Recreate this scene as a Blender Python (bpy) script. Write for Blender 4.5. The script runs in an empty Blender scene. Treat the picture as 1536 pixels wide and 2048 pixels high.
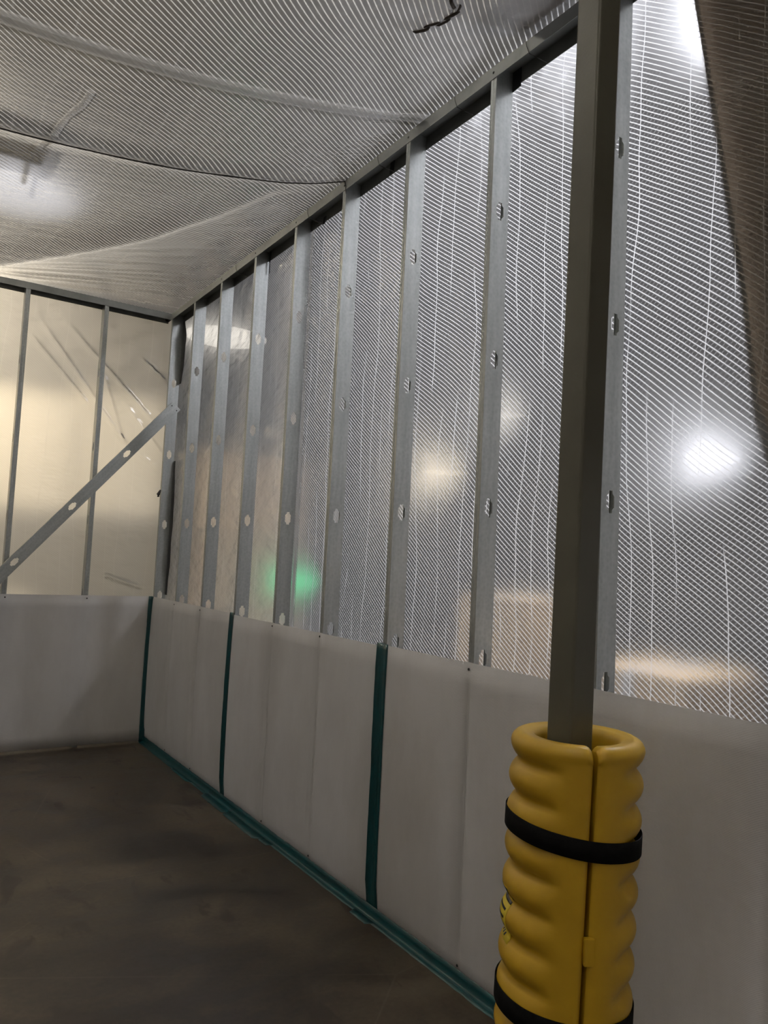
import bpy, bmesh, math, random
from mathutils import Vector, Matrix, noise
random.seed(7)
S = bpy.context.scene
COL = S.collection
R_ = math.radians

# ------------------------------------------------------------------ camera
CAM = Vector((-1.9961, -6.5482, 1.5981))
YAW, PITCH, ROLL, FPX = 0.5844, 0.0676, 0.0478, 1518.24
fw = Vector((math.sin(YAW)*math.cos(PITCH), math.cos(YAW)*math.cos(PITCH), math.sin(PITCH)))
rt0 = Vector((math.cos(YAW), -math.sin(YAW), 0)); up0 = rt0.cross(fw)
RT = rt0*math.cos(ROLL)+up0*math.sin(ROLL); UP = up0*math.cos(ROLL)-rt0*math.sin(ROLL)
cd = bpy.data.cameras.new('camera'); cam = bpy.data.objects.new('camera', cd); COL.objects.link(cam)
cam.matrix_world = Matrix(((RT.x, UP.x, -fw.x, CAM.x), (RT.y, UP.y, -fw.y, CAM.y), (RT.z, UP.z, -fw.z, CAM.z), (0, 0, 0, 1)))
cd.sensor_fit = 'HORIZONTAL'; cd.sensor_width = 36.0; cd.lens = 36.0*FPX/1536.0; cd.clip_start = .02; cd.clip_end = 200
S.camera = cam

# ------------------------------------------------------------------ world, exposure
W = bpy.data.worlds.new('warehouse_air'); S.world = W; W.use_nodes = True
W.node_tree.nodes['Background'].inputs[0].default_value = (1.0, .90, .78, 1)
W.node_tree.nodes['Background'].inputs[1].default_value = .19
S.view_settings.view_transform = 'Standard'; S.view_settings.look = 'None'
S.view_settings.exposure = 0.35; S.view_settings.gamma = 1.0; S.view_settings.use_curve_mapping = False

cy = S.cycles; cy.adaptive_threshold = .025; cy.max_bounces = 6; cy.diffuse_bounces = 3; cy.glossy_bounces = 3; cy.transmission_bounces = 5; cy.transparent_max_bounces = 6
# lamp strengths (used by the lamp builders further down)
LAMP = dict(near=290.0, back=170.0, above=1.5, over=44.0, rear=35.0, far=9.0)

# ------------------------------------------------------------------ helpers
def ray(px, py):
    return (fw + RT*((px-768)/FPX) + UP*((1024-py)/FPX))
def at(px, py, ax, v):
    d = ray(px, py); return CAM + d*((v-CAM[ax])/d[ax])
def along(px, py, dist):
    return CAM + ray(px, py).normalized()*dist

def tag(o, label=None, cat=None, group=None, kind=None):
    if label: o['label'] = label
    if cat: o['category'] = cat
    if group: o['group'] = group
    if kind: o['kind'] = kind
    return o
def empty(name, loc=(0, 0, 0)):
    o = bpy.data.objects.new(name, None); COL.objects.link(o); o.location = loc; o.empty_display_size = .1
    return o
def link(name, me, mat, parent=None, smooth=False):
    o = bpy.data.objects.new(name, me); COL.objects.link(o)
    if mat and not me.materials: me.materials.append(mat)
    if smooth:
        for p in me.polygons: p.use_smooth = True
    if parent:
        o.parent = parent
        o.matrix_parent_inverse = Matrix.Translation(parent.location).inverted()
    return o
def mesh(name, vs, fs):
    me = bpy.data.meshes.new(name); me.from_pydata([tuple(v) for v in vs], [], fs); me.update(); return me
class MB:
    def __init__(s): s.v = []; s.f = []
    def quadbox(s, c8):
        n = len(s.v); s.v += [Vector(c) for c in c8]
        for f in ((0, 3, 2, 1), (4, 5, 6, 7), (0, 1, 5, 4), (1, 2, 6, 5), (2, 3, 7, 6), (3, 0, 4, 7)):
            s.f.append([n+i for i in f])
        return s
    def box(s, a, b):
        x0, y0, z0 = [min(a[i], b[i]) for i in range(3)]; x1, y1, z1 = [max(a[i], b[i]) for i in range(3)]
        return s.quadbox([(x0, y0, z0), (x1, y0, z0), (x1, y1, z0), (x0, y1, z0), (x0, y0, z1), (x1, y0, z1), (x1, y1, z1), (x0, y1, z1)])
    def tube(s, pts, r, n=8, cap=True):
        pts = [Vector(p) for p in pts]; rings = []
        for i, p in enumerate(pts):
            t = (pts[min(i+1, len(pts)-1)]-pts[max(i-1, 0)]).normalized()
            a = t.cross(Vector((0, 0, 1)));
            if a.length < 1e-3: a = t.cross(Vector((1, 0, 0)))
            a.normalize(); b = t.cross(a)
            rr = r[i] if isinstance(r, (list, tuple)) else r
            n0 = len(s.v); rings.append(n0)
            for k in range(n):
                th = 2*math.pi*k/n; s.v.append(p+(a*math.cos(th)+b*math.sin(th))*rr)
        for i in range(len(rings)-1):
            for k in range(n):
                s.f.append([rings[i]+k, rings[i]+(k+1) % n, rings[i+1]+(k+1) % n, rings[i+1]+k])
        if cap:
            s.f.append([rings[0]+k for k in range(n)][::-1]); s.f.append([rings[-1]+k for k in range(n)])
        return s
    def lathe(s, prof, c=(0, 0, 0), n=24):
        c = Vector(c); base = len(s.v)
        for (r, z) in prof:
            for k in range(n):
                th = 2*math.pi*k/n; s.v.append(c+Vector((r*math.cos(th), r*math.sin(th), z)))
        for i in range(len(prof)-1):
            for k in range(n):
                s.f.append([base+i*n+k, base+i*n+(k+1) % n, base+(i+1)*n+(k+1) % n, base+(i+1)*n+k])
        return s
    def build(s, name, mat, parent=None, smooth=False, bevel=0):
        me = mesh(name, s.v, s.f)
        bm = bmesh.new(); bm.from_mesh(me)
        if bevel:
            bmesh.ops.remove_doubles(bm, verts=bm.verts, dist=1e-6)
            bmesh.ops.bevel(bm, geom=bm.edges[:], offset=bevel, segments=2, affect='EDGES', clamp_overlap=True)
        bmesh.ops.recalc_face_normals(bm, faces=bm.faces); bm.to_mesh(me); bm.free()
        return link(name, me, mat, parent, smooth)
def grid(name, P, nu, nv, mat, parent=None, uv=None, thick=None, skip=None):
    """P(i/nu, j/nv) -> point; smooth sheet, UV in metres."""
    vs = []; uvs = []
    for j in range(nv+1):
        for i in range(nu+1):
            p = Vector(P(i/nu, j/nv)); vs.append(p); uvs.append(uv(p) if uv else (p.x, p.y))
    fs = []
    for j in range(nv):
        for i in range(nu):
            a = j*(nu+1)+i; q = [a, a+1, a+nu+2, a+nu+1]
            if skip and skip(sum((vs[k] for k in q), Vector())/4): continue
            fs.append(q)
    me = mesh(name, vs, fs)
    l = me.uv_layers.new(name='UVMap')
    for lp in me.loops: l.data[lp.index].uv = uvs[lp.vertex_index]
    o = link(name, me, mat, parent, True)
    if thick:
        m = o.modifiers.new('thickness', 'SOLIDIFY'); m.thickness = thick; m.offset = 0
    return o

# ------------------------------------------------------------------ materials
class N:
    def __init__(s, name):
        s.m = bpy.data.materials.new(name); s.m.use_nodes = True; s.t = s.m.node_tree; s.t.nodes.clear()
        s.out = s.t.nodes.new('ShaderNodeOutputMaterial')
    def n(s, typ, **k):
        nd = s.t.nodes.new('ShaderNode'+typ)
        for a, v in k.items():
            if hasattr(nd, a): setattr(nd, a, v)
        return nd
    def set(s, inp, v):
        if isinstance(v, bpy.types.NodeSocket): s.t.links.new(v, inp)
        else: inp.default_value = v
    def math(s, op, a, b=None, c=None, clamp=False):
        nd = s.n('Math', operation=op, use_clamp=clamp); s.set(nd.inputs[0], a)
        if b is not None: s.set(nd.inputs[1], b)
        if c is not None: s.set(nd.inputs[2], c)
        return nd.outputs[0]
    def noise(s, vec, scale, detail=3, rough=.5, dist=0.0):
        nd = s.n('TexNoise'); s.set(nd.inputs['Vector'], vec); nd.inputs['Scale'].default_value = scale
        nd.inputs['Detail'].default_value = detail; nd.inputs['Roughness'].default_value = rough; nd.inputs['Distortion'].default_value = dist
        return nd.outputs['Fac']
    def ramp(s, fac, stops):
        nd = s.n('ValToRGB'); e = nd.color_ramp.elements
        while len(e) < len(stops): e.new(.5)
        for el, (p, c) in zip(e, stops): el.position = p; el.color = (*c, 1)
        s.set(nd.inputs[0], fac); return nd.outputs[0]
    def mapr(s, v, a, b, c, d, smooth=False):
        nd = s.n('MapRange', interpolation_type='SMOOTHSTEP' if smooth else 'LINEAR'); s.set(nd.inputs[0], v)
        for i, x in enumerate((a, b, c, d)): nd.inputs[1+i].default_value = x
        return nd.outputs[0]
    def mapping(s, vec, scale=(1, 1, 1), rot=(0, 0, 0), loc=(0, 0, 0)):
        nd = s.n('Mapping'); s.set(nd.inputs[0], vec); nd.inputs['Scale'].default_value = scale; nd.inputs['Rotation'].default_value = rot; nd.inputs['Location'].default_value = loc
        return nd.outputs[0]
    def obj(s): return s.n('TexCoord').outputs['Object']
    def bump(s, h, strength, dist, normal=None):
        nd = s.n('Bump'); nd.inputs['Strength'].default_value = strength; nd.inputs['Distance'].default_value = dist; s.set(nd.inputs['Height'], h)
        if normal: s.set(nd.inputs['Normal'], normal)
        return nd.outputs[0]
    def mix(s, fac, a, b):
        nd = s.n('MixShader'); s.set(nd.inputs[0], fac); s.t.links.new(a, nd.inputs[1]); s.t.links.new(b, nd.inputs[2]); return nd.outputs[0]
    def pbsdf(s, col, rough, metal=0.0, normal=None, spec=.5, trans=None):
        nd = s.n('BsdfPrincipled'); s.set(nd.inputs['Base Color'], col if not isinstance(col, tuple) else (*col, 1)); s.set(nd.inputs['Roughness'], rough)
        nd.inputs['Metallic'].default_value = metal; nd.inputs['Specular IOR Level'].default_value = spec
        if normal: s.set(nd.inputs['Normal'], normal)
        return nd.outputs[0]
    def done(s, sh): s.t.links.new(sh, s.out.inputs[0]); return s.m

def film_mat(name, angle=38.0, pitch=.0155, haze=.09, warp=.028, crinkle=.9, crdir=(1, 1, 1), crrot=0.0, longthreads=1.0, second=.35, clear=.015, gloss=.8, grough=.22, front=.32):
    n = N(name); uv = n.n('TexCoord').outputs['UV']
    # gently warped cloth coordinates
    wn = n.n('TexNoise'); n.set(wn.inputs['Vector'], uv); wn.inputs['Scale'].default_value = 1.3; wn.inputs['Detail'].default_value = 0
    off = n.n('VectorMath', operation='MULTIPLY_ADD'); n.set(off.inputs[0], wn.outputs['Color']); off.inputs[1].default_value = (warp*3.4,)*3; n.set(off.inputs[2], uv)
    wn2 = n.n('TexNoise'); n.set(wn2.inputs['Vector'], uv); wn2.inputs['Scale'].default_value = 9; wn2.inputs['Detail'].default_value = 1
    off2 = n.n('VectorMath', operation='MULTIPLY_ADD'); n.set(off2.inputs[0], wn2.outputs['Color']); off2.inputs[1].default_value = (.0025,)*3; n.set(off2.inputs[2], off.outputs[0])
    sep = n.n('SeparateXYZ'); n.set(sep.inputs[0], off2.outputs[0]); u, v = sep.outputs[0], sep.outputs[1]
    c, s = math.cos(R_(angle)), math.sin(R_(angle))
    def lines(su, sv, w):
        a = n.math('ADD', n.math('MULTIPLY', u, su/pitch), n.math('MULTIPLY', v, sv/pitch))
        f = n.math('ABSOLUTE', n.math('SUBTRACT', n.math('FRACT', a), .5))
        return n.mapr(f, 0.0, w, 1.0, 0.0, True)
    l1 = lines(s, c, .19); l2 = n.math('MULTIPLY', lines(-s, c, .13), second)
    # long loose filaments along the roll, broken up
    wob = n.math('MULTIPLY', n.noise(n.mapping(uv, (1.6, .8, 1)), 2.0, 1), .09)
    fu = n.math('MULTIPLY', n.math('ADD', sep.outputs[0], wob), 1/.088)
    ff = n.math('ABSOLUTE', n.math('SUBTRACT', n.math('FRACT', fu), .5))
    l3 = n.math('MULTIPLY', n.mapr(ff, 0, .032, 1, 0, True), n.mapr(n.noise(n.mapping(uv, (11, .8, 1)), 1.0, 3), .44, .52, 0, longthreads, True))
    th = n.math('MAXIMUM', n.math('MAXIMUM', l1, l2), l3)
    # crinkles
    cr = n.noise(n.mapping(uv, crdir, (0, 0, crrot)), 7.0, 2, .5, 0)
    nb = n.bump(cr, crinkle, .035)
    nb2 = nb
    tr = n.n('BsdfTransparent'); tr.inputs[0].default_value = (.95, .95, .95, 1)
    rf = n.n('BsdfRefraction'); rf.inputs['Color'].default_value = (.93, .93, .93, 1); rf.inputs['IOR'].default_value = 1.06; rf.inputs['Roughness'].default_value = 1.0
    n.set(rf.inputs['Normal'], nb)
    tl = n.n('BsdfTranslucent'); tl.inputs[0].default_value = (.86, .85, .84, 1); n.set(tl.inputs['Normal'], nb)
    df = n.n('BsdfDiffuse'); df.inputs[0].default_value = (.86, .85, .84, 1); n.set(df.inputs['Normal'], nb)
    film = n.mix(clear, rf.outputs[0], tr.outputs[0])
    hz = n.mix(front, tl.outputs[0], df.outputs[0])
    film = n.mix(haze, film, hz)
    tlt = n.n('BsdfTranslucent'); tlt.inputs[0].default_value = (.97, .97, .97, 1)
    dft = n.n('BsdfDiffuse'); dft.inputs[0].default_value = (.95, .95, .95, 1)
    thr = n.mix(.42, tlt.outputs[0], dft.outputs[0])
    film = n.mix(n.math('MULTIPLY', th, 1.0), film, thr)
    gl = n.n('BsdfGlossy'); gl.inputs['Roughness'].default_value = grough; n.set(gl.inputs['Normal'], nb2)
    fr = n.n('Fresnel'); fr.inputs['IOR'].default_value = 1.5; n.set(fr.inputs['Normal'], nb)
    film = n.mix(n.math('MULTIPLY', fr.outputs[0], n.math('MULTIPLY', gloss, n.math('SUBTRACT', 1.0, n.math('MULTIPLY', th, .7)))), film, gl.outputs[0])
    return n.done(film)

def metal_mat():
    n = N('galvanized_steel'); o = n.obj()
    sp = n.n('TexVoronoi'); n.set(sp.inputs['Vector'], o); sp.inputs['Scale'].default_value = 70
    f = n.math('ADD', n.math('MULTIPLY', sp.outputs['Distance'], .25), n.math('MULTIPLY', n.noise(n.mapping(o, (8, 8, 1)), 4, 4), .8))
    col = n.ramp(f, [(.25, (.34, .36, .355)), (.8, (.52, .545, .535))])
    rg = n.mapr(n.noise(o, 14, 3), 0, 1, .3, .5)
    return n.done(n.pbsdf(col, rg, .75))
def plain(name, c0, c1, rough, scale=6, metal=0.0, bump=0.0, bscale=80, spec=.5, stretch=(1, 1, 1)):
    n = N(name); o = n.obj(); f = n.noise(n.mapping(o, stretch), scale, 5, .6)
    col = n.ramp(f, [(.3, c0), (.7, c1)])
    nb = n.bump(n.noise(n.mapping(o, stretch), bscale, 2), bump, .002) if bump else None
    return n.done(n.pbsdf(col, rough, metal, nb, spec))
def emit_mat(name, col, st):
    n = N(name); e = n.n('Emission'); e.inputs[0].default_value = (*col, 1); e.inputs[1].default_value = st; return n.done(e.outputs[0])

def floor_mat():
    n = N('stained_concrete'); o = n.obj()
    big = n.noise(o, .55, 6, .6, .4); mid = n.noise(n.mapping(o, (1, 1.6, 1), (0, 0, .5)), 2.1, 6, .62, .8); fine = n.noise(o, 45, 3)
    f = n.math('ADD', n.math('MULTIPLY', big, .5), n.math('ADD', n.math('MULTIPLY', mid, .42), n.math('MULTIPLY', fine, .08)))
    col = n.ramp(f, [(.40, (.016, .011, .008)), (.475, (.040, .030, .020)), (.53, (.068, .052, .034)), (.61, (.098, .080, .055))])
    # dark drips
    dr = n.mapr(n.noise(n.mapping(o, (2.2, 1.0, 1), (0, 0, -.7)), 2.4, 4, .6, .5), .57, .66, 0, .8, True)
    mx = n.n('MixRGB'); n.set(mx.inputs[0], dr); n.set(mx.inputs[1], col); mx.inputs[2].default_value = (.022, .015, .011, 1)
    # hairline scratches
    sc = n.n('TexVoronoi', feature='DISTANCE_TO_EDGE'); n.set(sc.inputs['Vector'], n.mapping(o, (.55, .8, 1), (0, 0, .35))); sc.inputs['Scale'].default_value = .9
    ln = n.math('MULTIPLY', n.mapr(sc.outputs['Distance'], 0, .004, .10, 0), n.mapr(n.noise(o, 1.3, 2), .45, .6, 0, 1))
    m2 = n.n('MixRGB'); n.set(m2.inputs[0], ln); n.set(m2.inputs[1], mx.outputs[0]); m2.inputs[2].default_value = (.3, .25, .19, 1)
    rg = n.mapr(mid, .3, .7, .34, .55)
    return n.done(n.pbsdf(m2.outputs[0], rg, 0, n.bump(fine, .08, .002), .4))

def panel_mat():
    n = N('white_fluted_plastic'); o = n.obj()
    sep = n.n('SeparateXYZ'); n.set(sep.inputs[0], o)
    fl = n.math('SINE', n.math('MULTIPLY', sep.outputs[2], 2*math.pi/.0045))
    dirt = n.noise(n.mapping(o, (1, 1, .4)), 3.5, 6, .65)
    col = n.ramp(dirt, [(.3, (.70, .685, .67)), (.6, (.78, .77, .76))])
    nb = n.bump(n.math('ADD', n.math('MULTIPLY', fl, .5), n.math('MULTIPLY', n.noise(o, 5, 3), 6.0)), .25, .0018)
    pb = n.pbsdf(col, .5, 0, nb, .35)
    tl = n.n('BsdfTranslucent'); n.set(tl.inputs[0], col)
    return n.done(n.mix(.36, pb, tl.outputs[0]))

M = {}
M['steel'] = metal_mat()
M['track'] = plain('shaded_galvanized_track', (.20, .21, .205), (.30, .31, .30), .5, 5, .6)  # galvanized steel toned down, dim light at the wall head put into the colour
M['floor'] = floor_mat()
M['panel'] = panel_mat()
M['film_r'] = film_mat('scrim_film_side', crinkle=.16, crdir=(1.0, 1.6, 1), crrot=.7)
M['film_c'] = film_mat('scrim_film_corner', crinkle=.7, crdir=(.8, 1.6, 1), crrot=-.9, haze=.10, pitch=.0135, clear=.24, gloss=1.5, grough=.2)
M['film_b'] = film_mat('scrim_film_end', crinkle=.3, crdir=(.7, 1.5, 1), crrot=.8, haze=.07, pitch=.0135, gloss=1.3, grough=.16)
M['film_t'] = film_mat('scrim_film_overhead', angle=-40, pitch=.021, crinkle=.14, crdir=(.7, 2.4, 1), warp=.035, longthreads=.35, haze=.12, second=.08, clear=0.0, gloss=.4, grough=.34)
M['film_seam'] = film_mat('scrim_film_doubled', angle=-40, pitch=.0105, crinkle=.4, haze=.75, longthreads=0, second=.7, clear=.02, gloss=.4, front=.65)
M['tape'] = plain('teal_tape', (.0, .036, .041), (.0, .052, .058), .38, 9, 0, .4, 30)
M['black_tape'] = plain('black_tape', (.012, .012, .013), (.03, .03, .032), .45, 12)
M['post'] = plain('olive_grey_paint', (.070, .066, .046), (.10, .095, .068), .42, 3.0, 0, .15, 120)
M['yellow'] = plain('yellow_plastic', (.45, .27, .012), (.56, .345, .018), .42, 5, 0, .2, 60)
M['strap'] = plain('black_webbing', (.003, .003, .003), (.007, .007, .007), .85, 40, 0, .3, 200, spec=.1)
M['cord'] = plain('dark_cord', (.02, .017, .014), (.05, .045, .04), .7, 30)
M['rust'] = plain('dark_chain_steel', (.035, .027, .022), (.09, .075, .06), .6, 30, .5)
M['brown'] = plain('brown_canvas', (.13, .085, .047), (.175, .118, .068), .85, 4, 0, .3, 60)
M['card'] = plain('tan_cardboard', (.44, .30, .15), (.55, .39, .21), .8, 5)
M['cream'] = plain('cream_board', (.66, .58, .44), (.78, .70, .55), .7, 3)
M['darksteel'] = plain('dark_painted_steel', (.03, .03, .032), (.07, .07, .075), .5, 3)
M['grey'] = plain('grey_metal_cladding', (.16, .155, .15), (.24, .235, .225), .7, 1.5)
M['pale'] = plain('pale_conduit', (.55, .54, .52), (.7, .69, .66), .4, 5, .3)
M['housing'] = plain('lamp_housing', (.2, .2, .2), (.3, .3, .3), .5, 5)
M['label_black'] = plain('label_black', (.01, .01, .01), (.02, .02, .02), .5)
M['label_yellow'] = plain('label_yellow', (.72, .55, .03), (.8, .62, .05), .5)
M['wood'] = plain('brown_board', (.09, .05, .025), (.13, .075, .04), .7, 3, stretch=(1, 8, 1))
M['screw'] = plain('screw_steel', (.03, .03, .03), (.06, .06, .06), .4, 5, .8)

# ------------------------------------------------------------------ structure: floor, warehouse shell
fl = MB().box((-14, -14, -.2), (16, 16, 0)).build('floor', M['floor'])
tag(fl, 'dark brown stained concrete floor with faint scratches', 'floor', kind='structure')
o = MB().box((12, -14, 0), (12.2, 16, 7.5)).build('wall_outer_right', M['grey'])
tag(o, 'grey cladding of the warehouse beyond the right plastic wall', 'wall', kind='structure')
o = MB().box((-14, 13, 0), (12.2, 13.2, 7.5)).build('wall_outer_back', M['grey'])
tag(o, 'grey cladding of the warehouse beyond the far plastic wall', 'wall', kind='structure')
rf = empty('roof_deck', (0, 0, 7.5)); tag(rf, 'dim grey warehouse roof above the plastic ceiling', 'roof', kind='structure')
MB().box((-9, -9, 7.5), (12.2, 13.2, 7.6)).build('deck', M['grey'], rf)
for k in range(6):
    y = -5.0+k*3.2
    MB().box((-9, y-.08, 7.1), (12, y+.08, 7.5)).build('joist', M['darksteel'], rf)

# ------------------------------------------------------------------ steel stud frame
DEPTH = .092; FL = .036; TH = .0016; ZT = 3.70; PH = 1.22
def hole_pts(cz):
    pts = []
    for a, b in ((.009, .038), (.0095, .028), (.0195, .0195), (.0195, 0)):
        pts.append((a, b))
    full = [(0, .038)] + pts + [(p[0], -p[1]) for p in pts[::-1][1:]] + [(0, -.038)] + [(-p[0], -p[1]) for p in pts] + [(-p[0], p[1]) for p in pts[::-1][1:]]
    return full
def stud_mesh(name, length, holes):
    """C-section along +Z: web in plane y=0 spanning x 0..DEPTH, flanges reach +y, lips turn in."""
    vs = []; fs = []
    # web (2D x,z) with punched service holes, extruded by TH in +y
    v2 = []; f2 = []; rims = []
    def quad(x0, z0, x1, z1):
        n = len(v2); v2.extend([(x0, z0), (x1, z0), (x1, z1), (x0, z1)]); f2.append([n, n+1, n+2, n+3])
    z = 0.0
    for hz in holes:
        a, b = hz-.07, hz+.07
        quad(0, z, DEPTH, a)
        H = hole_pts(hz); n0 = len(v2); cx = DEPTH/2; m = len(H)
        for (px, pz) in H: v2.append((cx+px, hz+pz))
        for (px, pz) in H:
            k = max(abs(px)/(DEPTH/2), abs(pz)/.07); 
            v2.append((cx+px/k, hz+pz/k))
        crn = [(DEPTH, b), (DEPTH, a), (0, a), (0, b)]
        for i in range(m):
            j = (i+1) % m
            A, B = v2[n0+m+i], v2[n0+m+j]; face = [n0+i, n0+j, n0+m+j]
            for c in crn:
                if (abs(A[0]-c[0]) < 1e-6 and abs(B[1]-c[1]) < 1e-6 and abs(A[1]-c[1]) > 1e-6) or (abs(A[1]-c[1]) < 1e-6 and abs(B[0]-c[0]) < 1e-6 and abs(A[0]-c[0]) > 1e-6):
                    v2.append(c); face.append(len(v2)-1)
            face.append(n0+m+i); f2.append(face)
        rims.append((n0, m)); z = b
    quad(0, z, DEPTH, length)
    nn = len(v2)
    vs += [(x, 0, zz) for x, zz in v2] + [(x, TH, zz) for x, zz in v2]
    fs += [f for f in f2] + [[i+nn for i in f[::-1]] for f in f2]
    for n0, m in rims:
        for i in range(m): fs.append([n0+i, n0+(i+1) % m, nn+n0+(i+1) % m, nn+n0+i])
    b = MB(); b.v = [Vector(v) for v in vs]; b.f = fs
    # flanges, with a shallow stiffening groove on the room side
    r = .002
    prof = [(r, 0), (0, r), (0, .013), (.0016, .015), (.0016, .021), (0, .023), (0, FL-r), (r, FL), (.011, FL), (.011, FL-TH), (r+TH, FL-TH), (TH, FL-r-TH), (TH, .024), (.0016+TH, .021), (.0016+TH, .015), (TH, .013), (TH, TH), (r, TH)]
    for mir in (0, 1):
        n0 = len(b.v); m = len(prof)
        for zz in (0, length):
            for (x, y) in prof: b.v.append(Vector((DEPTH-x if mir else x, y, zz)))
        for i in range(m): b.f.append([n0+i, n0+(i+1) % m, n0+m+(i+1) % m, n0+m+i])
        b.f.append([n0+m+i for i in range(m)])
    me = mesh(name, b.v, b.f)
    bm = bmesh.new(); bm.from_mesh(me); bmesh.ops.recalc_face_normals(bm, faces=bm.faces); bm.to_mesh(me); bm.free()
    me.materials.append(M['steel']); return me
STUD = stud_mesh('stud', ZT-.004, [.62, 1.235, 1.842, 2.452, 3.08])

def track(name, P0, P1, nrm, parent, leg=.055):
    """U-track along the head of a wall: web on top, legs hang down on both faces (nrm points out of the room)."""
    P0, P1, nrm = Vector(P0), Vector(P1), Vector(nrm); t = .0018; b = MB(); Z = Vector((0, 0, 1))
    def slab(a0, a1, z0, z1):
        b.quadbox([P0+nrm*a0+Z*z0, P1+nrm*a0+Z*z0, P1+nrm*a1+Z*z0, P0+nrm*a1+Z*z0, P0+nrm*a0+Z*z1, P1+nrm*a0+Z*z1, P1+nrm*a1+Z*z1, P0+nrm*a1+Z*z1])
    slab(-t*1.6, DEPTH+t*1.6, -t, 0); slab(-t*1.6, -t*.6, -leg, -t); slab(DEPTH+t*.6, DEPTH+t*1.6, -leg-.012, -t)
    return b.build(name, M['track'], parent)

WR = empty('wall_right', (0, 0, 0)); tag(WR, 'long right wall of steel studs with clear scrim plastic above white panels', 'wall', kind='structure')
WB = empty('wall_back', (0, 0, 0)); tag(WB, 'far end wall of steel studs with glowing plastic above a white panel', 'wall', kind='structure')
WEBS = [-.035, -.61, -1.19, -1.81, -2.415, -3.0, -3.61, -4.226, -4.841, -5.455, -6.07]
for i, y in enumerate(WEBS):
    o = link('stud', STUD, None, WR); o.location = (0, y, 0)
    if i == 0: o['label'] = 'corner stud with dark punched holes'
for k in range(6):                                   # end wall: turn the section so that its flange faces the room
    o = link('stud', STUD, None, WB); o.location = (-.533-.607*k-.036, 0, 0); o.rotation_euler = (0, 0, R_(90)); o.scale = (1, -1, 1)
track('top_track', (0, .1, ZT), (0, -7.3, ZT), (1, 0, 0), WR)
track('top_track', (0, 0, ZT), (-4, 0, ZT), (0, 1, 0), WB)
track('bottom_track', (0, .1, .0018), (0, -7.3, .0018), (1, 0, 0), WR, leg=-.03) if False else None

# ------------------------------------------------------------------ plastic film on the walls
def nz(x, y, z=0.0): return noise.noise(Vector((x, y, z)))
def bay(y):                                        # 0 at a stud, 1 mid-bay
    for a, b in zip(WEBS[:-1], WEBS[1:]):
        if b <= y <= a: return math.sin(math.pi*(a-y)/(a-b))
    return 0.0
def Pwall(y, z):
    w = bay(y)
    x = .0965 + .012*w*(.55+.9*nz(y*1.1, z*.5, 3)) + .004*w*nz(y*6+z*3, z*3-y*2, 9)
    if y > -1.9: x += .006*w*nz(y*9+z*5, (z-y)*2.2, 1)*min(1, (y+1.9)*1.5)
    return (x, y, z)
def film_wall(y0, y1, mat, name, label, step=.035, dx=0.0):
    nu = max(8, int(abs(y1-y0)/step)); nv = int(3.66/.045)
    def P(u, v):
        p = Pwall(y0+(y1-y0)*u, .01+3.675*v); e = dx
        return (p[0]+e, p[1], p[2])
    o = grid(name, P, nu, nv, mat, WR, uv=lambda p: (-p.y, p.z)); o['label'] = label; return o
film_wall(.095, -2.47, M['film_c'], 'plastic_film', 'crinkled scrim plastic sheet nearest the corner', .022)
film_wall(-2.40, -7.2, M['film_r'], 'plastic_film', 'tight scrim plastic sheet with bright diagonal threads', .035, .0035)
# wavy doubled edge of the overlap
def Plap(u, v):
    z = .02+3.62*v; y = -2.425-.012*nz(0, z*2.2, 4)-(.030+.010*nz(1, z*3.1))*u
    p = Pwall(y, z); return (p[0]-.003, y, z)
o = grid('overlap_seam', Plap, 3, 120, M['film_seam'], WR, uv=lambda p: (-p.y, p.z)); o['label'] = 'wavy taped overlap where two plastic sheets meet'

CREASE = [((66, 676), (172, 803), .010), ((95, 660), (246, 882), .009), ((150, 665), (300, 835), .010), ((205, 745), (245, 880), .006), ((285, 720), (330, 762), .012), ((255, 815), (325, 910), .006), ((225, 860), (318, 940), .005), ((210, 1150), (280, 1175), .008)]
CR3 = [(at(*a, 1, .097), at(*b, 1, .097), h) for a, b, h in CREASE]
def Pend(x, z):
    y = .0965 + .006*nz(x*2.2, z*.8, 5) + .003*nz(x*7+z*4, z*3, 2)
    for a, b, h in CR3:
        dx, dz = b.x-a.x, b.z-a.z; L = math.hypot(dx, dz); t = ((x-a.x)*dx+(z-a.z)*dz)/L/L
        if -.15 < t < 1.15:
            d = ((x-a.x)*dz-(z-a.z)*dx)/L + .006*nz(t*5, h*900)
            y -= h*1.2*math.exp(-(d/.018)**2)*max(0, min(1, (t+.15)*4, (1.15-t)*4))
    return (x, y, z)
o = grid('plastic_film', lambda u, v: Pend(.11-1.81*u, 1.1+2.585*v), 150, 200, M['film_b'], WB, uv=lambda p: (p.x, p.z)); o['label'] = 'warm glowing plastic sheet with diagonal creases'
grid('plastic_film', lambda u, v: Pend(-1.70-2.3*u, 1.1+2.585*v), 40, 60, M['film_b'], WB, uv=lambda p: (p.x, p.z))
grid('plastic_film', lambda u, v: (.11-4.11*u, .0965, .01+1.10*v), 30, 10, M['film_b'], WB, uv=lambda p: (p.x, p.z))

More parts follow.
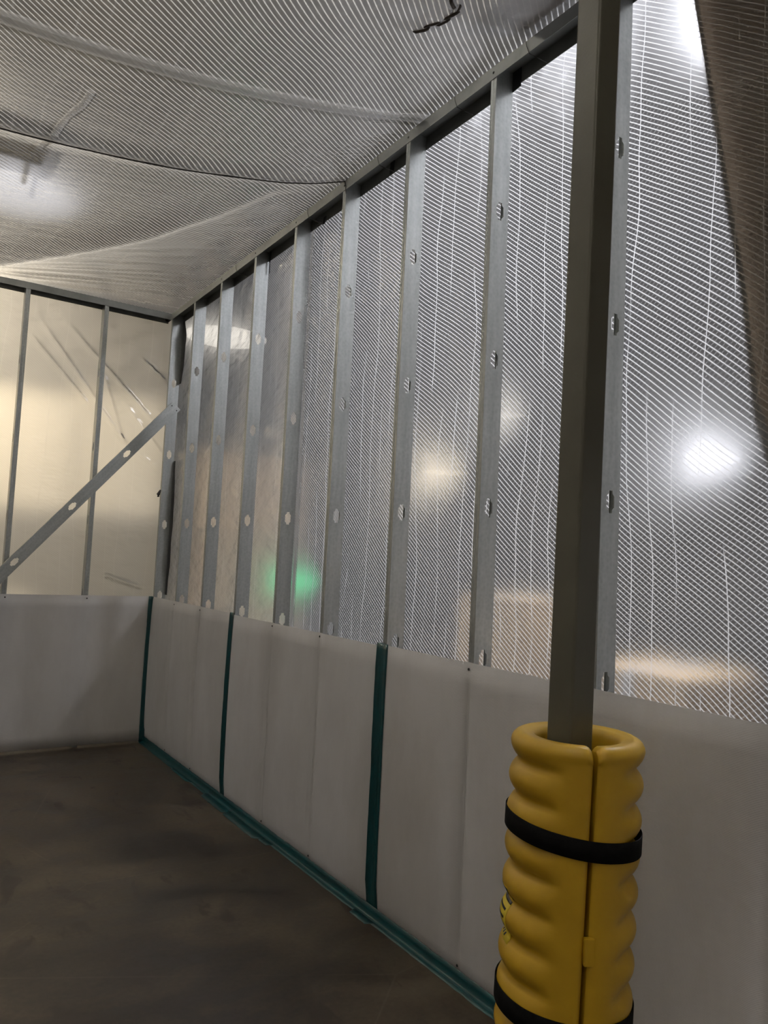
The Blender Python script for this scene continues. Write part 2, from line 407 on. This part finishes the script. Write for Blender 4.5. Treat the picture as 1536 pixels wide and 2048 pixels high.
# ------------------------------------------------------------------ white lower panels
def panel_out(y, z, ztop=PH):
    d = min(abs(y-(w+.02)) for w in WEBS); v = max(0, min(1, z/ztop))
    return .026*(1-math.exp(-(max(0, d-.010)/.018)**1.5))*(.75+.35*nz(y*.9, z*.8, 7))*(.35+.65*math.sin(math.pi*min(1, .08+.9*v))**.6)*min(1, max(0, (z-.03)/.12))
def panel_side(y0, y1, ztop, name='panel', label=None):
    nu = int(abs(y1-y0)/.012); nv = 14
    def P(u, v):
        y = y0+(y1-y0)*u; z = .004+(ztop-.004)*v
        return (-.004-panel_out(y, z, ztop), y, z)
    o = grid(name, P, nu, nv, M['panel'], WR, uv=lambda p: (-p.y, p.z), thick=.004)
    if label: o['label'] = label
    return o
panel_side(-.012, -1.79, 1.222, label='white panel nearest the corner')
panel_side(-1.795, -3.60, 1.214, label='white panel between the two upright teal tapes')
panel_side(-3.605, -7.2, 1.222, label='white panel behind the yellow guard')
o = grid('panel', lambda u, v: (-.012-3.98*u, -.006-.006*nz(u*9, v*1.5, 3)-.004*abs(math.sin(math.pi*(.012+3.98*u-.533)/.607)), .012+1.210*v), 130, 12, M['panel'], WB, uv=lambda p: (p.x, p.z), thick=.004)
o['label'] = 'white panel of the far wall crossed by a slanting shadow'
for (px, py) in ((180, 1193),):
    p = at(px, py, 1, -.014); MB().lathe([(0, .002), (.005, .0015), (.006, 0)], (0, 0, 0), 8)
def screw(parent, p, nrm):
    b = MB().lathe([(0.0001, .003), (.004, .0025), (.006, 0), (.0001, -.002)], (0, 0, 0), 8)
    o = b.build('screw', M['screw'], parent); o.location = p; o.rotation_mode = 'QUATERNION'; o.rotation_quaternion = Vector((0, 0, 1)).rotation_difference(Vector(nrm))
    return o
for y in WEBS[1:9]:
    if y in (WEBS[3], WEBS[6]): continue
    for z in (1.195, .06): screw(WR, (-.0075, y+.02, z), (-1, 0, 0))
for k in range(3): screw(WB, (-.533-.607*k-.01, -.013, 1.198), (0, -1, 0))
for y in WEBS[2:10]: screw(WR, (-.003, y+.018, ZT-.028), (-1, 0, 0))

# ------------------------------------------------------------------ teal tape
def ragged(seed, t, amp): return amp*(nz(t*7, seed)+.6*nz(t*23, seed+5))
def vtape(parent, f, z0, z1, w, seed, label):
    n = 40; vs = []; fs = []
    for j in range(n+1):
        z = z0+(z1-z0)*j/n; c = .006*nz(z*1.3, seed+9)
        for k in range(5):
            s = -1+k/2; e = ragged(seed+s, z, .0022) if abs(s) == 1 else 0
            vs.append(f(c+s*w/2+e, z))
    for j in range(n):
        for k in range(4): a = j*5+k; fs.append([a, a+1, a+6, a+5])
    me = mesh('tape_strip', vs, fs); o = link('tape_strip', me, M['tape'], parent, True)
    m = o.modifiers.new('thickness', 'SOLIDIFY'); m.thickness = .0006; m.offset = 0
    o['label'] = label; return o
vtape(WR, lambda s, z: (-.0085-panel_out(-1.792+s, z), -1.792+s, z), .03, 1.226, .070, 3, 'narrow teal tape on the panel joint nearer the corner')
vtape(WR, lambda s, z: (-.0085-panel_out(-3.600+s, z), -3.600+s, z), .03, 1.228, .094, 5, 'wide teal tape on the nearer panel joint')
# corner strip: folds from the end wall on to the side wall
vtape(WR, lambda s, z: (-.0155+s*.85 if s < -.004 else -.0155, -.0235 if s < -.004 else -.0235-s*1.1, z), .0, 1.224, .075, 8, 'teal tape folded into the corner')
# base tape: wall leg + floor leg
n = 260; vs = []; fs = []
for j in range(n+1):
    y = -.01-7.1*j/n
    rows = [(-.0135, .052+ragged(1, y, .004)), (-.0162, .03), (-.017, .010), (-.022, .004), (-.034, .0022), (-.052+ragged(2, y, .006), .0016)]
    for (x, z) in rows: vs.append((x, y, z))
for j in range(n):
    for k in range(5): a = j*6+k; fs.append([a, a+1, a+7, a+6])
o = link('tape_strip', mesh('tape_strip', vs, fs), M['tape'], WR, True); o['label'] = 'long teal tape sealing the wall to the floor'
m = o.modifiers.new('thickness', 'SOLIDIFY'); m.thickness = .0006; m.offset = 0
for (ya, yb, w, sd) in ((-1.58, -2.02, .045, 1), (-1.98, -2.52, .052, 2), (-2.50, -2.62, .03, 3), (-3.50, -3.66, .03, 4), (-.9, -1.3, .02, 5)):
    n = 24; vs = []; fs = []
    for j in range(n+1):
        y = ya+(yb-ya)*j/n; e = min(1, j/2, (n-j)/2)
        vs += [(-.035, y, .003), (-.045-w*.5*e, y+.004*nz(j, sd), .003+.004*abs(nz(j*.6, sd))), (-.045-w*e+ragged(sd, y, .006), y, .0018)]
    for j in range(n):
        for k in range(2): a = j*3+k; fs.append([a, a+1, a+4, a+3])
    o = link('tape_patch', mesh('tape_patch', vs, fs), M['tape'], WR, True)
    m = o.modifiers.new('thickness', 'SOLIDIFY'); m.thickness = .0006; m.offset = 0

# dark ragged seal beside the corner stud
def Pseal(z0, z1, wa):
    def P(u, v):
        z = z0+(z1-z0)*v; w = wa*(.55+.45*math.sin(math.pi*v))*(1+.5*nz(z*5, 2))
        return (.0935-.002*u, -.030-w*u, z)
    return P
grid('corner_seal', Pseal(3.08, 3.64, .11), 3, 40, M['black_tape'], WR, thick=.001)
grid('corner_seal', Pseal(1.24, 2.40, .085), 3, 60, M['black_tape'], WR, thick=.001)
# dark flaps hanging from the rear leg of the track
for i, (px, py, w, h, rz) in enumerate(((785, 335, .035, .055, .2), (650, 441, .03, .04, .4), (1034, 162, .05, .085, 0), (540, 522, .008, .2, 0), (333, 640, .03, .035, .3))):
    if i == 4: p = at(px, py, 1, .090); a = Vector((1, 0, 0))
    else: p = at(px, py, 0, .090); a = Vector((0, 1, 0))
    top = p.z+h*.6; b = MB(); q = Vector((p.x, p.y, 0)); nn = Vector((-a.y, a.x, 0))*.0015
    s0 = a*w*.5; sh = a*w*rz
    b.quadbox([q-s0-nn+sh+Vector((0, 0, top-h)), q+s0-nn+sh+Vector((0, 0, top-h*1.05)), q+s0+nn+sh+Vector((0, 0, top-h*1.05)), q-s0+nn+sh+Vector((0, 0, top-h)), q-s0-nn+Vector((0, 0, top)), q+s0-nn+Vector((0, 0, top)), q+s0+nn+Vector((0, 0, top)), q-s0+nn+Vector((0, 0, top))])
    o = b.build('tape_flap', M['black_tape'], WB if i == 4 else WR)
# thin tie wires looped round the track
for y in (-1.45, -2.55, -3.32, -3.95, -4.40):
    pts = [(-.006, y, ZT-.002), (-.009, y-.01, ZT-.03), (-.004, y-.02, ZT-.062), (.03, y-.035, ZT-.075), (.08, y-.03, ZT-.07)]
    MB().tube(pts, .0014, 6).build('tie_wire', M['cord'], WR)

# ------------------------------------------------------------------ diagonal brace
BR = empty('diagonal_brace', (-1.213, -.12, 1.36)); tag(BR, 'steel stud fixed diagonally across the far wall into the corner', 'brace')
A = Vector((.062, -.062, 2.874)); B = Vector((-1.2105, -.062, 1.362)); L0 = (A-B).length; dirv = (B-A).normalized()
Lb = 3.70
hs = []
for px, py in ((253, 907), (145, 1013), (30, 1125)):
    p = at(px, py, 1, -.10); hs.append((Vector((p.x, 0, p.z))-Vector((A.x, 0, A.z))).dot(Vector((dirv.x, 0, dirv.z))))
DEPTH_OLD = DEPTH
bme = stud_mesh('brace_body', Lb, hs)
o = link('body', bme, None, None); o.parent = BR
xax = Vector((-dirv.z, 0, dirv.x)); yax = Vector((0, 1, 0)); zax = dirv
if xax.cross(yax).dot(zax) < 0: xax = -xax
mw = Matrix(((xax.x, yax.x, zax.x, 0), (xax.y, yax.y, zax.y, 0), (xax.z, yax.z, zax.z, 0), (0, 0, 0, 1)))
org = Vector((A.x, -.102, A.z))-xax*DEPTH/2
o.matrix_local = Matrix.Translation(org-BR.location) @ mw
for k in (-.028, .028):
    p = org+xax*(DEPTH/2+k)+zax*.03+Vector((0, -.001, 0)); s = screw(BR, (0, 0, 0), (0, -1, 0)); s.matrix_parent_inverse = Matrix(); s.location = p-BR.location
p = at(320, 987, 1, -.05)
o = MB().tube([(p.x-.012, -.05, p.z-.03), (p.x-.016, -.052, p.z-.01), (p.x+.002, -.05, p.z+.03)], [.012, .015, .007], 8).build('plastic_clip', M['black_tape'], smooth=True)
tag(o, 'small black clip hooked on the corner stud below the brace', 'clip')

# ------------------------------------------------------------------ plastic ceiling
FOLD = [(-.02, -2.99), (-.33, -2.87), (-.49, -2.48), (-.77, -2.0), (-1.24, -1.46), (-1.49, -1.18), (-2.0, -.85), (-4.0, -.8)]
def yfold(x):
    for (x0, y0), (x1, y1) in zip(FOLD[:-1], FOLD[1:]):
        if x1 <= x <= x0: t = (x-x0)/(x1-x0); return y0+(y1-y0)*t
    return FOLD[0][1] if x > FOLD[0][0] else FOLD[-1][1]
def zceil(x, y):
    s = .31*(1-((x+2)/2)**2) if -4 < x < 0 else 0.0
    yf = yfold(x); w = max(0.0, min(1.0, -x/.25))
    if y > yf: g = max(0.0, y/yf)**.75
    else: g = 1.0
    z = ZT+.003-s*g
    d = (y-yf); w2 = max(0.0, min(1.0, (-x-.1)/.8)); z -= .035*w2*math.exp(-(d/.10)**2) if d > 0 else .035*w2*math.exp(-(d/.28)**2)
    dc = y+2.985; z -= .020*w*math.exp(-(dc/.06)**2)
    # cross wrinkles running out from the end wall and the head track
    k = max(0, min(1, (y+1.9)/1.2))*min(1, max(0, -y*6)); z += .011*k*w*nz(x*1.6+y*1.1, y*13+x*1.5, 2)
    k2 = max(0, 1+x/.55)*w; z += .014*k2*nz(x*5+y*3, y*5-x*2, 6)
    z += .006*w*nz(x*2.2, y*2.2, 8)*min(1, max(0, -y*4))
    return z
CE = empty('ceiling', (0, 0, 3.7)); tag(CE, 'sagging scrim plastic ceiling tied under the roof', 'ceiling', kind='structure')
PX, PY = -.363, -5.064
hole = lambda p: abs(p.x-PX-.03) < .13 and abs(p.y-PY) < .13
def ceil_sheet(y0, y1, dz, label, sx=.03, sy=.025, skip=None):
    nu = int(4.1/sx); nv = int(abs(y1-y0)/sy)
    o = grid('plastic_film', lambda u, v: (.1-4.1*u, y0+(y1-y0)*v, zceil(.1-4.1*u, y0+(y1-y0)*v)+dz), nu, nv, M['film_t'], CE, uv=lambda p: (p.x, p.y), skip=skip)
    o['label'] = label
ceil_sheet(.10, -3.02, 0.0, 'rear ceiling sheet with wrinkles and a lamp glow')
ceil_sheet(-2.96, -3.72, .004, 'middle ceiling sheet between the cord and the doubled seam')
ceil_sheet(-3.68, -7.2, .008, 'front ceiling sheet with long parallel threads', .035, .035, hole)
o = grid('doubled_seam', lambda u, v: (.02-4.0*u, -3.655-.085*v+.01*nz(u*9, 3), zceil(.02-4.0*u, -3.655-.085*v)+.014), 120, 4, M['film_seam'], CE, uv=lambda p: (p.x, p.y)); o['label'] = 'pale doubled seam across the ceiling'
# dark cord under the sheet
pts = []
for i in range(90):
    x = -.004-3.95*i/89; pts.append((x, -2.985+.006*nz(x*5, 1), zceil(x, -2.985)-.006-.003*nz(x*8, 2)))
b = MB().tube(pts, .0032, 6); TC = b.build('tie_cord', M['cord'])
tag(TC, 'thin dark cord strung under the sagging plastic ceiling', 'cord')
for x0, x1 in ((-1.95, -1.35), (-1.25, -.85), (-.75, -.45)):
    pts = []
    for i in range(20):
        t = i/19; x = x0+(x1-x0)*t; pts.append((x, -2.985-.012*math.sin(math.pi*t), zceil(x, -2.985)-.008-.006*math.sin(math.pi*t)))
    o = MB().tube(pts, .0022, 6).build('loose_strand', M['cord'], TC)
pts = [(-.004, -2.985, 3.69), (-.006, -3.0, 3.66), (.006, -2.995, 3.6)]
MB().tube(pts, .0022, 6).build('cord_end', M['cord'], TC)

# chain resting on the plastic
CH = empty('chain', (-.36, -4.3, 3.66)); tag(CH, 'dark chain lying on top of the plastic ceiling', 'chain')
path = []
for (px, py) in ((893, -40), (900, -15), (911, 12), (905, 26), (888, 35), (872, 44), (855, 49), (836, 54)):
    z = 3.66
    for _ in range(4): p = at(px, py, 2, z); z = zceil(p.x, p.y)+.018
    path.append(Vector((p.x, p.y, z)))
def polyat(path, d):
    for a, b in zip(path[:-1], path[1:]):
        L = (b-a).length
        if d <= L: return a+(b-a)*(d/L), (b-a).normalized()
        d -= L
    return path[-1], (path[-1]-path[-2]).normalized()
tot = sum((b-a).length for a, b in zip(path[:-1], path[1:]))
lv = MB(); pts = []
for k in range(13):
    th = 2*math.pi*k/12; pts.append((.020*math.cos(th)+(.012 if math.cos(th) > 0 else -.012), .015*math.sin(th), 0))
lv.tube(pts, .0065, 6, cap=False); LK = mesh('chain_link', lv.v, lv.f); LK.materials.append(M['rust'])
d = 0; k = 0
while d < tot:
    p, t = polyat(path, d); o = link('chain_link', LK, None, CH, True); o.matrix_parent_inverse = Matrix(); o.location = p-CH.location
    q = Vector((1, 0, 0)).rotation_difference(t); o.rotation_mode = 'QUATERNION'; o.rotation_quaternion = q @ Matrix.Rotation(R_(90)*(k % 2)+.3, 3, 'X').to_quaternion()
    d += .042; k += 1

# ------------------------------------------------------------------ things above the ceiling
o = MB().box((-2.6, -2.82, 3.47), (-1.47, -2.52, 3.51)); p = o.build('steel_bracket_beam', M['darksteel'], bevel=.004)
tag(p, 'dark beam end resting above the plastic ceiling, by the lamp glow', 'beam')
MB().tube([(-1.53, -2.52, 3.49), (-1.51, -2.25, 3.49)], .012, 8).build('rod', M['darksteel'], p)
MB().box((-1.60, -2.60, 3.511), (-1.50, -2.53, 3.56)).build('end_plate', M['darksteel'], p)
def Pfold(u, v):
    y = -3.42+.62*v; x = -1.425-.10*v+.018*nz(v*3, 5)+(u-.5)*.034*(1+.4*nz(v*6, 2)); return (x, y, zceil(x, y)+.010+.004*math.sin(math.pi*u))
o = grid('sheet_fold', Pfold, 4, 40, M['film_seam'], CE, uv=lambda p: (p.x, p.y)); o['label'] = 'pale slanting fold in the middle ceiling sheet'
o = MB().box((-.36, -4.98, 3.715), (-.012, -4.43, 3.74)).build('brown_board', M['wood'], bevel=.003); tag(o, 'brown board lying over the plastic by the column', 'board')

# ------------------------------------------------------------------ steel column
CO = empty('steel_column', (PX, PY, 0)); tag(CO, 'dark olive grey square steel column rising from a yellow guard', 'column')
a = .045; lean = Vector((.018, -.012, 0))
b = MB(); r = .008
ring = []
for cx, cy, a0 in ((a-r, a-r, 0), (-a+r, a-r, 90), (-a+r, -a+r, 180), (a-r, -a+r, 270)):
    for k in range(4):
        th = R_(a0+30*k); ring.append((cx+r*math.cos(th), cy+r*math.sin(th)))
m = len(ring)
for z, f in ((.015, -.55), (1.15, 0), (7.45, 3.0)):
    for x, y in ring: b.v.append(Vector((PX+x, PY+y, z))+lean*f)
for j in range(2):
    for k in range(m): b.f.append([j*m+k, j*m+(k+1) % m, (j+1)*m+(k+1) % m, (j+1)*m+k])
b.build('shaft', M['post'], CO, True)
for p in CO.children[0].data.polygons: p.use_smooth = False
MB().box((PX-.09, PY-.09, 0), (PX+.09, PY+.09, .015)).build('base_plate', M['post'], CO)

# ------------------------------------------------------------------ yellow column guard
GX, GY, GT = -.345, -5.076, 1.155
GD = empty('column_guard', (GX, GY, 0)); tag(GD, 'ribbed yellow plastic guard strapped round the foot of the column', 'column guard')
RO, RI, PIT = .180, .110, .0925
GLEAN = Vector((RT.x, RT.y, 0)).normalized()*.028
def gp(r, th, z): return Vector((GX+r*math.cos(th), GY+r*math.sin(th), z))+GLEAN*(z-GT)
view = math.atan2(CAM.y-GY, CAM.x-GX); SL = view+R_(16.5)
def guard_r(th, z):
    d = abs((th-SL+math.pi/2) % math.pi-math.pi/2)          # angle to the nearest slit
    k = max(0, min(1, (d-R_(20))/R_(30))); k = k*k*(3-2*k)
    ph = (GT-.028-z)/PIT
    val = 1-abs(math.cos(math.pi*ph))**.75
    if ph < 0: val = 0
    return RO-.028*k*val-.0035*(1-k)
def shell(th0, th1):
    nt, b = 60, MB()
    prof = []                                               # (kind, t) down the outside, up the inside
    zs = [GT-.03-(GT-.05)*i/110 for i in range(111)]
    g = .0065/RO
    for i in range(nt+1):
        u = i/nt; th = th0+g+(th1-th0-2*g)*u
        ed = min(u, 1-u)*(th1-th0)*RO; rnd = max(0, 1-ed/.022)**2*.014     # rounded-off slit edges
        col = [(RI, zs[-1]), (RI, GT-.03)]
        for k in range(1, 6): a = math.pi/2*k/5; col.append((RI+.018*(1-math.cos(a)), GT-.03+.026*math.sin(a)))
        col.append(((RO+RI)/2, GT-.002))
        for k in range(0, 6): a = math.pi/2*k/5; col.append((RO-.030+.030*math.sin(a), GT-.03+.03*math.cos(a)))
        for z in zs[1:]: col.append((guard_r(th, z), z))
        for (r, z) in col:
            zz = z-(rnd if z > GT-.031 else 0); rr = r-(rnd*.5 if r > .15 else 0)
            b.v.append(gp(rr, th, zz))
    m = len(col)
    for i in range(nt):
        for k in range(m): b.f.append([i*m+k, i*m+(k+1) % m, (i+1)*m+(k+1) % m, (i+1)*m+k])
    b.f.append(list(range(m))); b.f.append([nt*m+k for k in range(m)][::-1])
    return b.build('half_shell', M['yellow'], GD, True)
def flat_ends(o):
    for p in o.data.polygons:
        if len(p.vertices) > 4: p.use_smooth = False
flat_ends(shell(SL-math.pi, SL)); flat_ends(shell(SL, SL+math.pi))
def strap(z, h, tilt):
    b = MB(); n = 96
    for k in range(n):
        th = 2*math.pi*k/n
        r = max(guard_r(th, z+dz) for dz in (-.03, -.015, 0, .015, .03))+.0015
        zz = z-tilt*math.cos(th-(view+math.pi/2))
        for (rr, dz) in ((r, h/2), (r+.0025, h/2-.001), (r+.0025, -h/2+.001), (r, -h/2)):
            b.v.append(gp(rr, th, zz+dz))
    for k in range(n):
        j = (k+1) % n
        for q in range(4): b.f.append([k*4+q, k*4+(q+1) % 4, j*4+(q+1) % 4, j*4+q])
    return b.build('strap', M['strap'], GD, True)
strap(.905, .052, .020); strap(.455, .052, .010)
# moulded tab bridging the slit
ct, st = math.cos(SL+.04), math.sin(SL+.04); c = gp(RO-.006, SL+.04, .655); tx = Vector((-st, ct, 0)); ox = Vector((ct, st, 0)); Z = Vector((0, 0, 1))
MB().quadbox([c+tx*s1*.013+ox*s2*.007+Z*s3*.034 for s3 in (-1, 1) for s1, s2 in ((-1, -1), (1, -1), (1, 1), (-1, 1))]).build('lock_tab', M['yellow'], GD, bevel=.002)
# sticker on the shell
def sticker(name, z0, z1, a0, a1, mat, off, parent):
    vs = []; fs = []
    for j in range(13):
        for i in range(9):
            th = view+R_(a0+(a1-a0)*i/8); z = z0+(z1-z0)*j/12; r = guard_r(th, z)+off
            vs.append(gp(r, th, z))
    for j in range(12):
        for i in range(8): a = j*9+i; fs.append([a, a+1, a+10, a+9])
    o = link(name, mesh(name, vs, fs), mat, parent, True); m = o.modifiers.new('thickness', 'SOLIDIFY'); m.thickness = .0004; return o
ST = sticker('warning_label', .60, .745, -92, -62, M['label_yellow'], .001, GD)
sticker('label_header', .70, .742, -91, -63, M['label_black'], .0016, ST)
for z in (.685, .665, .645): sticker('label_rule', z-.003, z+.003, -88, -66, M['label_black'], .0016, ST)
for a0 in (-90, -84, -78): sticker('label_stripe', .605, .628, a0, a0+3, M['label_black'], .0016, ST)

# ------------------------------------------------------------------ outside: lamps
def high_bay(name, loc, rad, col, st, label, group=None):
    r = empty(name, loc); tag(r, label, 'lamp', group)
    o = MB().lathe([(.0001, rad*.75), (rad*.35, rad*.72), (rad*.5, rad*.45), (rad*1.04, .0), (rad*1.0, -.01), (rad*.48, rad*.40)], (0, 0, 0), 28).build('housing', M['housing'], None, True); o.parent = r
    e = MB().lathe([(.0001, -.03), (rad*.5, -.025), (rad*.97, .0), (rad*.5, .02), (.0001, .02)], (0, 0, 0), 28).build('lens', emit_mat(name+'_light', col, st), None, True); e.parent = r
    k = MB().tube([(0, 0, rad*.7), (0, 0, 7.49-loc[2])], .008, 6).build('hanger', M['darksteel'], None); k.parent = r
    return r
COOL = (.92, .93, 1.0); WARM = (1.0, .85, .62); NEUT = (1.0, .93, .82)
high_bay('high_bay_lamp', (2.6, -4.4, 5.2), .36, COOL, LAMP['near'], 'cool white lamp above the bright plastic right of the column')
high_bay('high_bay_lamp', (-2.5, 1.35, 5.0), .32, WARM, LAMP['back'], 'warm lamp behind the far plastic wall')
high_bay('high_bay_lamp', tuple(along(25, 405, 8.5)), .6, COOL, LAMP['above'], 'white lamp glowing through the rear ceiling sheet')
high_bay('high_bay_lamp', (-2.3, -6.0, 6.6), .4, NEUT, LAMP['over'], 'unseen lamp added above the front ceiling sheet to brighten it')  # added out of view to light the ceiling film from above
high_bay('high_bay_lamp', (-3.2, -1.6, 6.7), .4, NEUT, LAMP['over']*1.15, 'second unseen lamp added above the rear ceiling sheet to brighten it')  # another added overhead source, lifts the rear of the ceiling
high_bay('high_bay_lamp', tuple(along(452, 675, 9.5)), .5, NEUT, 1.7, 'dim lamp added to imitate highlights on the crinkled plastic near the corner')  # added glow standing in for reflections on the crinkled film
high_bay('high_bay_lamp', (-4.8, -9.0, 6.2), .5, NEUT, LAMP['rear'], 'unseen fill lamp added behind the camera')  # added fill for the room interior, out of view
def far_lamp(px, py, dist, rad, col, st, label):
    p = along(px, py, dist); return high_bay('high_bay_lamp', tuple(p), rad, col, st, label)
far_lamp(890, 945, 13.0, .42, WARM, LAMP['far']*1.0, 'yellow lamp glow low behind the sixth plastic bay')
far_lamp(1020, 830, 12.0, .24, NEUT, LAMP['far']*.8, 'white lamp glow left of the column')
def strip_lamp(px, py, dist, half, col, st, label, name='strip_lamp'):
    p = along(px, py, dist); r = empty(name, p); tag(r, label, 'lamp')
    a = RT.copy(); a.z = 0; a.normalize(); f = Vector((-a.y, a.x, 0)); Z = Vector((0, 0, 1))
    def bar(h, y0, y1, z0, z1): return [a*s*h+f*y+Z*z for z in (z0, z1) for s, y in ((-1, y0), (1, y0), (1, y1), (-1, y1))]
    o = MB().quadbox(bar(half, -.06, .06, .06, .13)).build('housing', M['housing'], None); o.parent = r
    e = MB().quadbox(bar(half*.97, -.07, .07, -.06, .058)).build('tube', emit_mat(name+'_light', col, st), None); e.parent = r
    return r
strip_lamp(1425, 915, 11.0, .34, COOL, LAMP['far']*1.0, 'bluish strip lamp glow right of the column')
strip_lamp(598, 1162, 8.5, .26, (.04, .8, .30), 2.6, 'green lit sign glowing low behind the plastic', 'green_sign')
for o in [o for o in COL.objects if o.name.startswith('strip_lamp') and o.type == 'EMPTY']:
    k = MB().tube([(0, 0, .13), (0, 0, 7.49-o.location.z)], .008, 6).build('hanger', M['darksteel'], None); k.parent = o
for o in [o for o in COL.objects if o.name.startswith('green_sign') and o.type == 'EMPTY']:
    k = MB().tube([(0, .1, .1), (0, .1, -o.location.z)], .03, 8).build('stand', M['darksteel'], None); k.parent = o

# ------------------------------------------------------------------ outside: goods
def carton(name, c, sx, sy, h, mat, label, cat='box', group=None, rz=0.0):
    r = empty(name, c); r.rotation_euler.z = rz; tag(r, label, cat, group)
    o = MB().box((-sx/2, -sy/2, 0), (sx/2, sy/2, h)).build('body', mat, None, bevel=.006); o.parent = r
    t = MB().box((-sx/2-.001, -.03, h*.7), (sx/2+.001, .03, h+.001)).build('sealing_tape', M['pale'], None); t.parent = r
    return r
def stack_at(px, dist, w, top, n, label, mat='card'):
    p = along(px, 1160, dist); h = top/n; 
    for k in range(n):
        carton('cardboard_box', (p.x, p.y, k*h), w, w, h-.002, M[mat], label+(' top box' if k == n-1 else ' box %s' % ('at the floor' if k == 0 else 'in the middle of the pile')), rz=.15*(k % 2))
stack_at(1055, 3.75, .45, 1.46, 3, 'tan pile left of the column,')
stack_at(1345, 3.25, .50, 1.24, 3, 'tan pile right of the column,')
stack_at(470, 10.5, 1.5, 2.9, 3, 'large tan pile behind the corner bays,')
# pallet rack beyond the end wall
RK = empty('pallet_rack', (-1.4, 3.0, 0)); tag(RK, 'steel pallet rack blurred behind the far plastic wall', 'rack')
for x in (-3.4, -1.25, .9):
    for y in (2.55, 3.45):
        MB().box((x-.05, y-.04, 0), (x+.05, y+.04, 4.2)).build('upright', M['darksteel'], RK)
for z in (.25, 2.0):
    for y in (2.55, 3.45): MB().box((-3.4, y-.03, z-.12), (.9, y+.03, z)).build('beam', M['darksteel'], RK)
    MB().box((-3.38, 2.52, z), (.88, 3.48, z+.02)).build('deck', M['grey'], RK)
for i, (x, w, h) in enumerate(((-2.85, .95, 1.1), (-1.83, .98, 1.35), (-.72, .95, 1.30), (.32, 1.0, 1.42))):
    carton('cream_carton', (x, 2.98, 2.02), w, .86, h, M['cream'], ('cream carton first from the left on the rack', 'cream carton second from the left on the rack', 'cream carton third from the left on the rack', 'cream carton rightmost on the rack')[i])
for i, (x, w, h, m) in enumerate(((-2.3, .9, .55, 'card'), (-.9, .8, .75, 'cream'), (.2, .7, .5, 'card'))):
    carton('cardboard_box', (x, 2.98, .27), w, .8, h, M[m], ('low tan carton on the bottom rack shelf, leftmost', 'low cream carton on the bottom rack shelf', 'low tan carton on the bottom rack shelf, rightmost')[i])
# brown canvas added outside the right wall to block lamp light on the film
EDGE = [Vector((.16, -4.95, 4.9))]+[at(px, py, 0, .16) for px, py in ((1385, -80), (1395, 0), (1424, 175), (1447, 315), (1460, 400), (1488, 560), (1502, 690), (1515, 800), (1540, 880))]
def Ptarp(u, v):
    k = v*(len(EDGE)-1); i = min(int(k), len(EDGE)-2); e = EDGE[i].lerp(EDGE[i+1], k-i)
    y = e.y+(-7.4-e.y)*u; z = e.z-(.35*u if v > .99 else 0)
    return (.17+.05*u+.02*math.sin(u*22+v*2)*min(1, u*4), y, z)
o = grid('shading_tarp', Ptarp, 50, 40, M['brown'], None, thick=.006); tag(o, 'brown tarp added outside the plastic at upper right to shade it', 'tarp')
